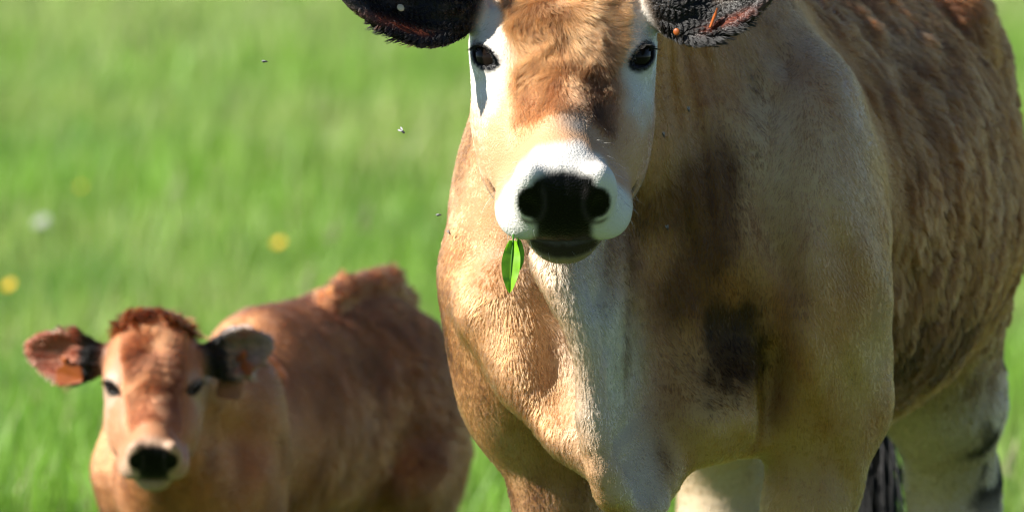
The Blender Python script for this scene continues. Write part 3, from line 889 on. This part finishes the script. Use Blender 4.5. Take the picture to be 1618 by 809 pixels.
# ------------------------------------------------------------------ long hair: tail switch, tuft on the calf's poll
def lock(name, root, centre, spread, count, g, L, colr, rad, curl, lift, cell=.012, pull=.6):
    P = np.asarray(centre) + rng.normal(0, 1, (count, 3)) * spread
    N = unit(rng.normal(0, 1, (count, 3)) * [1, 1, .3] + np.array([0, 0, lift * 2]))
    C = np.tile(colr, (count, 1)) * rng.uniform(.6, 1.3, (count, 1))
    return strands(name, root, P, N, np.tile(np.asarray(g, float), (count, 1)) + rng.normal(0, .35, (count, 3)), np.full(count, L), np.full(count, lift), C,
                   np.full(count, curl), np.full(count, rad), cell, np.full(count, pull), npts=8)
if FUR:
    for z in (.62, .56, .50, .46):
        pass
    P0 = np.array([cw(1.605, .0, z) for z in np.linspace(.42, .66, 900)]) + rng.normal(0, .016, (900, 3))
    N0 = unit(P0 - np.array([cw(1.605, 0, 0)] * 900) * [1, 1, 0] - P0 * [0, 0, 1] + 1e-4)
    strands("tail_switch", cow_root, P0, N0, np.tile([0, 0, -1.0], (900, 1)), np.full(900, .24), np.full(900, .12), np.tile([.016, .011, .010], (900, 1)),
            np.full(900, .5), np.full(900, .0016), .02, np.full(900, .5), npts=8)
    tops = [calf_head.wor((-.155, x, .0)) for x in (-.065, -.045, -.03, -.01, .01, .03, .05, .07)]
    P0 = np.concatenate([t + rng.normal(0, .010, (420, 3)) * [1, 1, .5] for t in tops])
    P0 = project(calf_sdf, P0.astype(np.float32), 2).astype(float)
    N0 = unit(grad(calf_sdf, P0.astype(np.float32)).astype(float))
    g0 = np.stack([noise(P0, 40.0) * 1.4, -1.0 + 0 * P0[:, 0], .35 + .5 * noise(P0, 30.0, 8.0)], 1)
    strands("poll_tuft", calf_root, P0, N0, g0, .030 + .016 * noise(P0, 45.0, 3.0), np.full(len(P0), .50), np.tile([.48, .26, .125], (len(P0), 1)),
            np.full(len(P0), .9), np.full(len(P0), .0006), .014, np.full(len(P0), .75), npts=6)
    tl = [at(522, 470, 14.66), at(545, 450, 14.72), at(575, 454, 14.80), at(600, 442, 14.86), at(614, 440, 14.90), at(632, 462, 14.96)]
    P0 = np.concatenate([t + rng.normal(0, .012, (300, 3)) for t in tl])
    P0 = project(calf_sdf, P0.astype(np.float32), 2).astype(float)
    N0 = unit(grad(calf_sdf, P0.astype(np.float32)).astype(float))
    strands("tail_tuft", calf_root, P0, N0, np.tile(KU, (len(P0), 1)) + np.array([0, 0, .3]), .022 + .012 * noise(P0, 45.0, 3.0), np.full(len(P0), .5),
            np.tile([.44, .20, .085], (len(P0), 1)), np.full(len(P0), .8), np.full(len(P0), .0006), .014, np.full(len(P0), .75), npts=6)
    # whiskers round the lips
    n = 170
    qs = np.stack([rng.uniform(.17, .27, n), rng.uniform(-.085, .085, n), rng.uniform(-.20, -.02, n)], 1)
    P0 = project(cow_sdf, np.array([cow_head.wor(v) for v in qs]).astype(np.float32), 4).astype(float)
    ok = (np.abs(cow_sdf(P0.astype(np.float32))) < .002) & (cow_pigment(P0)[1] < .3)
    P0 = P0[ok]; n = len(P0)
    N0 = unit(grad(cow_sdf, P0.astype(np.float32)).astype(float))
    strands("whiskers", cow_root, P0, N0, np.tile([0, -.2, -1.0], (n, 1)) + rng.normal(0, .5, (n, 3)), rng.uniform(.012, .036, n), rng.uniform(.5, .85, n),
            np.tile([.62, .58, .50], (n, 1)), np.full(n, .3), np.full(n, .00028), .004, np.full(n, .0), npts=6)
# ------------------------------------------------------------------ ear tags
def plate(name, root, c, right, down, w, h, mat, th=.0018, dent=0.0):
    """tag: a neck, shoulders and a broad lower flap with rounded corners, 2 mm thick"""
    r, d = np.array(right, float), np.array(down, float)
    r /= np.linalg.norm(r); d -= r * (d @ r); d /= np.linalg.norm(d)
    n = np.cross(r, d)
    out = [(-.12, 0), (.12, 0), (.16, .22), (.42, .34), (.5, .44), (.5, .9), (.42, 1.0), (-.42, 1.0), (-.5, .9), (-.5, .44), (-.42, .34), (-.16, .22)]
    v, f = [], []
    for s in (-1, 1):
        for x, y in out:
            bend = dent * (x * x * 4) * h
            v.append(np.asarray(c) + r * x * w + d * y * h + n * (s * th / 2 + bend))
    k = len(out)
    f.append(tuple(range(k))[::-1]); f.append(tuple(range(k, 2 * k)))
    for i in range(k):
        f.append((i, (i + 1) % k, k + (i + 1) % k, k + i))
    return mesh_object(name, v, f, mat, root, smooth=False)
def stud(root, c, nrm, r, mat):
    n, u = frame(nrm, (0, 0, 1)); ax = np.stack([u, np.cross(n, u), n], 1)
    v, f = ball(c, r, 16, 8, ax, (1, 1, .45))
    return mesh_object("tag_stud", v, f, mat, root)
M_STUD = plain_mat("tag_stud_plastic", (.40, .33, .22), .5, .4, 0, .1)
def trace(px, py, f, d0, d1=16.0):
    o = np.array([0, 0, CAMZ]); r = at(px, py, 1.0) - o; r /= np.linalg.norm(r)
    t = d0
    for _ in range(90):
        s = float(f((o + r * t)[None].astype(np.float32))[0])
        if s < .0006: break
        t += max(s * .7, .0006)
        if t > d1: return None, r
    return o + r * t, r
def on_skin(px, py, f, d0, lift=.0):
    p, r = trace(px, py, f, d0)
    if p is None: return None
    g = grad(f, p[None].astype(np.float32))[0]; g /= np.linalg.norm(g)
    return p + g * lift, g
p, g = on_skin(630, 16, cow_sdf, 11.4, .006); stud(cow_root, p, g, .0055, M_STUD)
p, g = on_skin(1073, 50, cow_sdf, 11.4, .008); stud(cow_root, p, g, .005, M_TAG)
p, g = on_skin(1140, 22, cow_sdf, 11.4, .014)
plate("ear_tag", cow_root, p, (.25, -.97, .1), (-.35, -.1, -.9), .010, .028, M_TAG)
q0 = calf_ears[0]
p, g = on_skin(112, 566, calf_sdf, 13.4, .010); plate("ear_tag", calf_root, p, (.95, -.2, .16), (.02, -.10, -1), .042, .040, M_TAG, .002, .10)
stud(calf_root, p + g * .004, g, .006, M_TAG)
p, g = on_skin(378, 560, calf_sdf, 13.4, .010); plate("ear_tag", calf_root, p, (.88, -.45, -.22), (.20, -.2, -1), .046, .030, M_TAG, .002, .08)
plate("ear_tag", calf_root, p + np.array([-.012, .01, -.012]), (.9, -.4, -.1), (-.05, -.3, -1), .044, .060, plain_mat("dull_tag_plastic", (.30, .15, .07), .6, .3, .2, .15), .002, .05)
stud(calf_root, p + g * .005, g, .006, M_TAG)

# ------------------------------------------------------------------ leaf held in the cow's lips
def leaf(name, label, top, tip, width, nrm, group=None):
    top, tip = np.array(top), np.array(tip)
    a = tip - top; Ln = np.linalg.norm(a); a /= Ln
    n, _ = frame(nrm, a); n = np.array(nrm, float); n -= a * (n @ a); n /= np.linalg.norm(n)
    s = np.cross(a, n)
    NU, NV = 16, 5
    v, f = [], []
    for th in (0, 1):
        for i in range(NU + 1):
            t = i / NU
            hw = width * .5 * (math.sin(math.pi * min(1, t * .93 + .07)) ** .75) * (1 - .15 * t)
            for j in range(-NV, NV + 1):
                u = j / NV
                z = .22 * width * abs(u) * (1 - .3 * t) + .05 * Ln * math.sin(t * 2.6) + .02 * width * math.sin(t * 19) * abs(u)
                v.append(top + a * t * Ln + s * u * hw + n * (z - th * .0006))
    m = 2 * NV + 1
    off = (NU + 1) * m
    for i in range(NU):
        for j in range(2 * NV):
            q = (i * m + j, i * m + j + 1, (i + 1) * m + j + 1, (i + 1) * m + j)
            f.append(q); f.append(tuple(off + k for k in q[::-1]))
    root = thing(name, label, "leaf", top, group)
    mesh_object("blade", v, f, M_LEAF, root)
    vv, ff = [], []
    for i in range(NU + 1):
        t = i / NU
        c = top + a * (t * 1.0 - .12) * Ln + n * (.05 * Ln * math.sin(t * 2.6) + .0008)
        r = .0011 * (1.25 - t)
        for k in range(6):
            an = k * math.pi / 3
            vv.append(c + s * math.cos(an) * r + n * math.sin(an) * r)
    for i in range(NU):
        for k in range(6):
            ff.append((i * 6 + k, i * 6 + (k + 1) % 6, (i + 1) * 6 + (k + 1) % 6, (i + 1) * 6 + k))
    mesh_object("midrib", vv, ff, M_LEAFV, root)
    return root
pl, gl = on_skin(808, 366, cow_sdf, 11.3, .0)
pl = at(811, 380, pl[1] * cp - (pl[2] - CAMZ) * sp + .004)
dl_ = (pl[1] * cp - (pl[2] - CAMZ) * sp)
leaf("leaf", "fresh green pointed leaf hanging from the corner of the cow's mouth", pl + np.array([0, -.004, 0]), at(806, 464, dl_ - .006), .027, (-.15, -.95, .15))
leaf("leaf", "narrow darker leaf tucked behind the green leaf in the cow's mouth", pl + np.array([.005, .004, .001]), at(820, 426, dl_ + .008), .015, (.65, -.75, .1))

# ------------------------------------------------------------------ flies
def fly(label, pos, heading, up, size, group):
    hd, u = frame(heading, up); sd_ = np.cross(hd, u)
    ax = np.stack([hd, sd_, u], 1)
    root = thing("fly", label, "fly", pos, group)
    v, f = [], []
    for c, r, e in (((-.28, 0, 0), .30, (1.25, .72, .62)), ((.16, 0, .03), .24, (1, .9, .9)), ((.42, 0, -.01), .17, (.85, 1.15, .95))):
        a, b = ball(np.asarray(pos) + ax @ (np.array(c) * size), r * size, 10, 7, ax, e)
        o = len(v); v += a; f += [tuple(o + k for k in q) for q in b]
    mesh_object("body", v, f, M_FLY, root)
    for s in (-1, 1):
        w = [(.12, .05), (-.1, .28), (-.5, .42), (-.78, .34), (-.7, .16), (-.3, .06)]
        t = [np.asarray(pos) + ax @ (np.array([x, s * y, .24 - .08 * x]) * size) for x, y in w]
        t2 = [k + u * .00012 for k in t]
        k = len(w)
        mesh_object("wing", t + t2, [tuple(range(k)), tuple(range(k, 2 * k))[::-1]] + [(i, (i + 1) % k, k + (i + 1) % k, k + i) for i in range(k)], M_WING, root, smooth=False)
FG = "flies round the cow"
fly("tiny dark fly hovering over the open grass, far out from the cow's ear", at(419, 98, 11.9), (1, -.2, .1), (0, -.3, 1), .0062, FG)
fly("fly with pale wings catching the sun, hovering beside the cow's cheek", at(636, 208, 11.85), (.5, -.6, -.4), (-.6, -.3, .7), .0080, FG)
fly("tiny fly in the air just off the cow's sunlit shoulder", at(694, 340, 12.1), (.7, -.3, .2), (0, -.4, 1), .0058, FG)
for px, py, lab in ((720, 371, "small black fly sitting on the sunlit side of the cow's shoulder"), (1080, 174, "small black fly on the brown neck under the cow's tagged ear"),
                    (1038, 213, "small black fly on the pale cheek below the cow's shaded eye"), (1049, 357, "small black fly on the neck folds beside the cow's white muzzle")):
    r_ = on_skin(px, py, cow_sdf, 11.4, .010)
    if r_: fly(lab, r_[0], (.3, -.2, -.8), r_[1], .0060, FG)

# ------------------------------------------------------------------ meadow: grass blades and flowers
def grass():
    parts = []
    def zone(y0, y1, per, h0, h1, w, xm=1.3, xw=None):
        n = int(per)
        y = y0 + (y1 - y0) * rng.random(n)
        half = y * .058 + xm if xw is None else np.full(n, xw)
        x = (rng.random(n) * 2 - 1) * half
        parts.append((x, y, rng.uniform(h0, h1, n), np.full(n, w)))
    zone(9.0, 17.5, 30000, .10, .22, .006, xm=1.6)
    zone(17.0, 26, 135000, .10, .27, .0060, xm=2.0)
    zone(26, 40, 120000, .12, .30, .0090, xm=2.8)
    zone(40, 85, 120000, .16, .40, .015, xm=5.0)
    x, y, h, w = [np.concatenate(k) for k in zip(*parts)]
    n = len(x)
    p0 = np.stack([x, y, np.zeros(n)], 1)
    p0[:, 2] = ground_z(p0)
    # tussocks: bend positions towards clump centres and vary height
    tn = noise(p0 * [1, 1, 0], 1.1, 4.0); tn2 = noise(p0 * [1, 1, 0], 3.5, 12.0)
    h = h * (.95 + .35 * tn + .30 * tn2)
    # keep the animals' feet clear enough
    an = rng.random(n) * 6.283
    lean = rng.uniform(.03, .40, n) * h
    dirv = np.stack([np.cos(an), np.sin(an), 0 * an], 1)
    wd = np.array([.8, -.15, 0])
    tip = p0 + dirv * lean[:, None] + wd * (.04 * h)[:, None] + np.array([0, 0, 1.0]) * (h * .97)[:, None]
    mid = p0 + (dirv * .32 * lean[:, None]) + np.array([0, 0, .58]) * h[:, None]
    fa = an + rng.uniform(.6, 2.5, n)
    sdv = np.stack([np.cos(fa), np.sin(fa), 0 * fa], 1) * (w / 2)[:, None]
    V = np.stack([p0 - sdv, p0 + sdv, mid + sdv * .85, mid - sdv * .85, tip], 1).reshape(-1, 3).astype(np.float32)
    i = np.arange(n) * 5
    T = np.concatenate([np.stack([i, i + 1, i + 2], 1), np.stack([i, i + 2, i + 3], 1), np.stack([i + 3, i + 2, i + 4], 1)])
    big = noise(p0 * [1, .55, 0], .62, 21.0); fine = noise(p0 * [1, 1, 0], 2.6, 33.0)
    c = np.tile(np.array([.150, .290, .030]), (n, 1))
    c = mix(c, .45 + 1.3 * big, (.215, .320, .062))
    c = mix(c, .14 + 1.1 * fine, (.095, .220, .024))
    c = mix(c, sstep(y, 30, 60) * (.40 + .5 * fine + .3 * big), (.30, .345, .125))
    dry = rng.random(n) < .07 + .07 * np.clip(big, 0, 1)
    c[dry] = np.array([.33, .31, .15])
    c *= rng.uniform(.7, 1.3, n)[:, None]
    m, nt, b = nodes_of("grass_blade")
    a = nt.nodes.new("ShaderNodeAttribute"); a.attribute_name = "pigment"
    nt.links.new(a.outputs["Color"], b.inputs["Base Color"])
    b.inputs["Roughness"].default_value = .5; b.inputs["Specular IOR Level"].default_value = .35
    t = nt.nodes.new("ShaderNodeBsdfTranslucent"); nt.links.new(a.outputs["Color"], t.inputs[0])
    mx = nt.nodes.new("ShaderNodeMixShader"); mx.inputs[0].default_value = .45
    nt.links.new(b.outputs[0], mx.inputs[1]); nt.links.new(t.outputs[0], mx.inputs[2])
    nt.links.new(mx.outputs[0], nt.nodes["Material Output"].inputs[0])
    o = mesh_object("grass", V, T, m, smooth=False, cols=np.repeat(c, 5, 0))
    o["kind"] = "stuff"; o["label"] = "long bright green meadow grass behind the animals"; o["category"] = "grass"
grass()

def tube(v, f, pts, r, k=5):
    o = len(v)
    for i, p in enumerate(pts):
        for j in range(k):
            an = 2 * math.pi * j / k
            v.append(np.asarray(p) + np.array([math.cos(an), math.sin(an), 0]) * r)
    for i in range(len(pts) - 1):
        for j in range(k):
            f.append((o + i * k + j, o + i * k + (j + 1) % k, o + (i + 1) * k + (j + 1) % k, o + (i + 1) * k + j))
def flower(name, label, cat, px, py, z, kind, size, group):
    d = (CAMZ - z) / ((py - PH / 2) / F * cp + sp)
    top = at(px, py, d)
    base = np.array([top[0] + .03, top[1] + .02, float(ground_z(np.array([[top[0], top[1], 0]]))[0])])
    root = thing(name, label, cat, base, group)
    v, f = [], []
    tube(v, f, [base, base * .5 + top * .5 + np.array([.012, 0, .01]), top], .0022)
    mesh_object("stem", v, f, M_STEM, root)
    tilt = np.array([-.35, -.45, .8]); n, u = frame(tilt, (1, 0, 0)); r = np.cross(n, u)
    if kind == 'cup':
        for k in range(5):
            an = 2 * math.pi * k / 5
            a = u * math.cos(an) + r * math.sin(an); b = -u * math.sin(an) + r * math.cos(an)
            v, f = [], []
            for i in range(5):
                t = i / 4
                for s in (-1, 0, 1):
                    hw = size * .34 * math.sin(math.pi * (t * .8 + .12)) * s
                    v.append(top + a * t * size * .5 + b * hw + n * (size * .28 * t * t + abs(s) * size * .04))
            for i in range(4):
                for j in range(2):
                    f.append((i * 3 + j, i * 3 + j + 1, i * 3 + j + 4, i * 3 + j + 3))
            mesh_object("petal", v, f, M_YELLOW, root)
        v, f = ball(top + n * size * .08, size * .13, 10, 6, np.stack([u, r, n], 1), (1, 1, .7))
        mesh_object("flower_centre", v, f, M_YELLOW, root)
    elif kind == 'umbel':
        v, f = [], []
        for k in range(26):
            rr, an = size * .5 * math.sqrt((k + .5) / 26), k * 2.4
            c = top + u * math.cos(an) * rr + r * math.sin(an) * rr + n * (.02 - rr * rr * 4)
            a, b = ball(c, size * .085, 6, 4, np.stack([u, r, n], 1), (1, 1, .6))
            o = len(v); v += a; f += [tuple(o + i for i in q) for q in b]
            tube(v, f, [top - n * .02, c], .0007, 3)
        o_ = mesh_object("umbel", v, f, M_WHITE, root); o_["kind"] = "stuff"
    else:
        v, f = [], []
        for k in range(30):
            t = k / 29
            c = top + np.array([.012 * math.cos(k * 2.4) * (1 - t) + .02 * t, .012 * math.sin(k * 2.4) * (1 - t), -size * (1 - t)])
            a, b = ball(c, .0045, 5, 4, np.eye(3), (.6, .6, 1.7))
            o = len(v); v += a; f += [tuple(o + i for i in q) for q in b]
        o_ = mesh_object("seed_spike", v, f, M_SEED, root); o_["kind"] = "stuff"
G1, G2, G3 = "yellow buttercups in the meadow", "white flower heads in the meadow", "pale seed heads in the meadow"
flower("buttercup", "bright yellow buttercup standing alone in the grass above the calf's back", "flower", 441, 387, .33, 'cup', .034, G1)
flower("buttercup", "yellow buttercup in the grass beyond the calf's head, on its outer side", "flower", 15, 454, .33, 'cup', .034, G1)
flower("buttercup", "small dull yellow buttercup far out in the open grass", "flower", 128, 297, .30, 'cup', .020, G1)
flower("white_flower", "flat white flower head on a tall stem beyond the calf's head", "flower", 70, 358, .34, 'umbel', .045, G2)
flower("seed_stalk", "pale feathery seed head in the grass beside the cow's shoulder", "seed head", 572, 322, .38, 'seed', .07, G3)
flower("seed_stalk", "pale seed head bending low in the grass above the calf's rump", "seed head", 522, 348, .36, 'seed', .06, G3)
flower("seed_stalk", "tall pale seed head in the grass close above the calf's withers", "seed head", 480, 425, .32, 'seed', .07, G3)
flower("seed_stalk", "pale seed head in the grass behind the cow's hind leg", "seed head", 1590, 700, .30, 'seed', .06, G3)
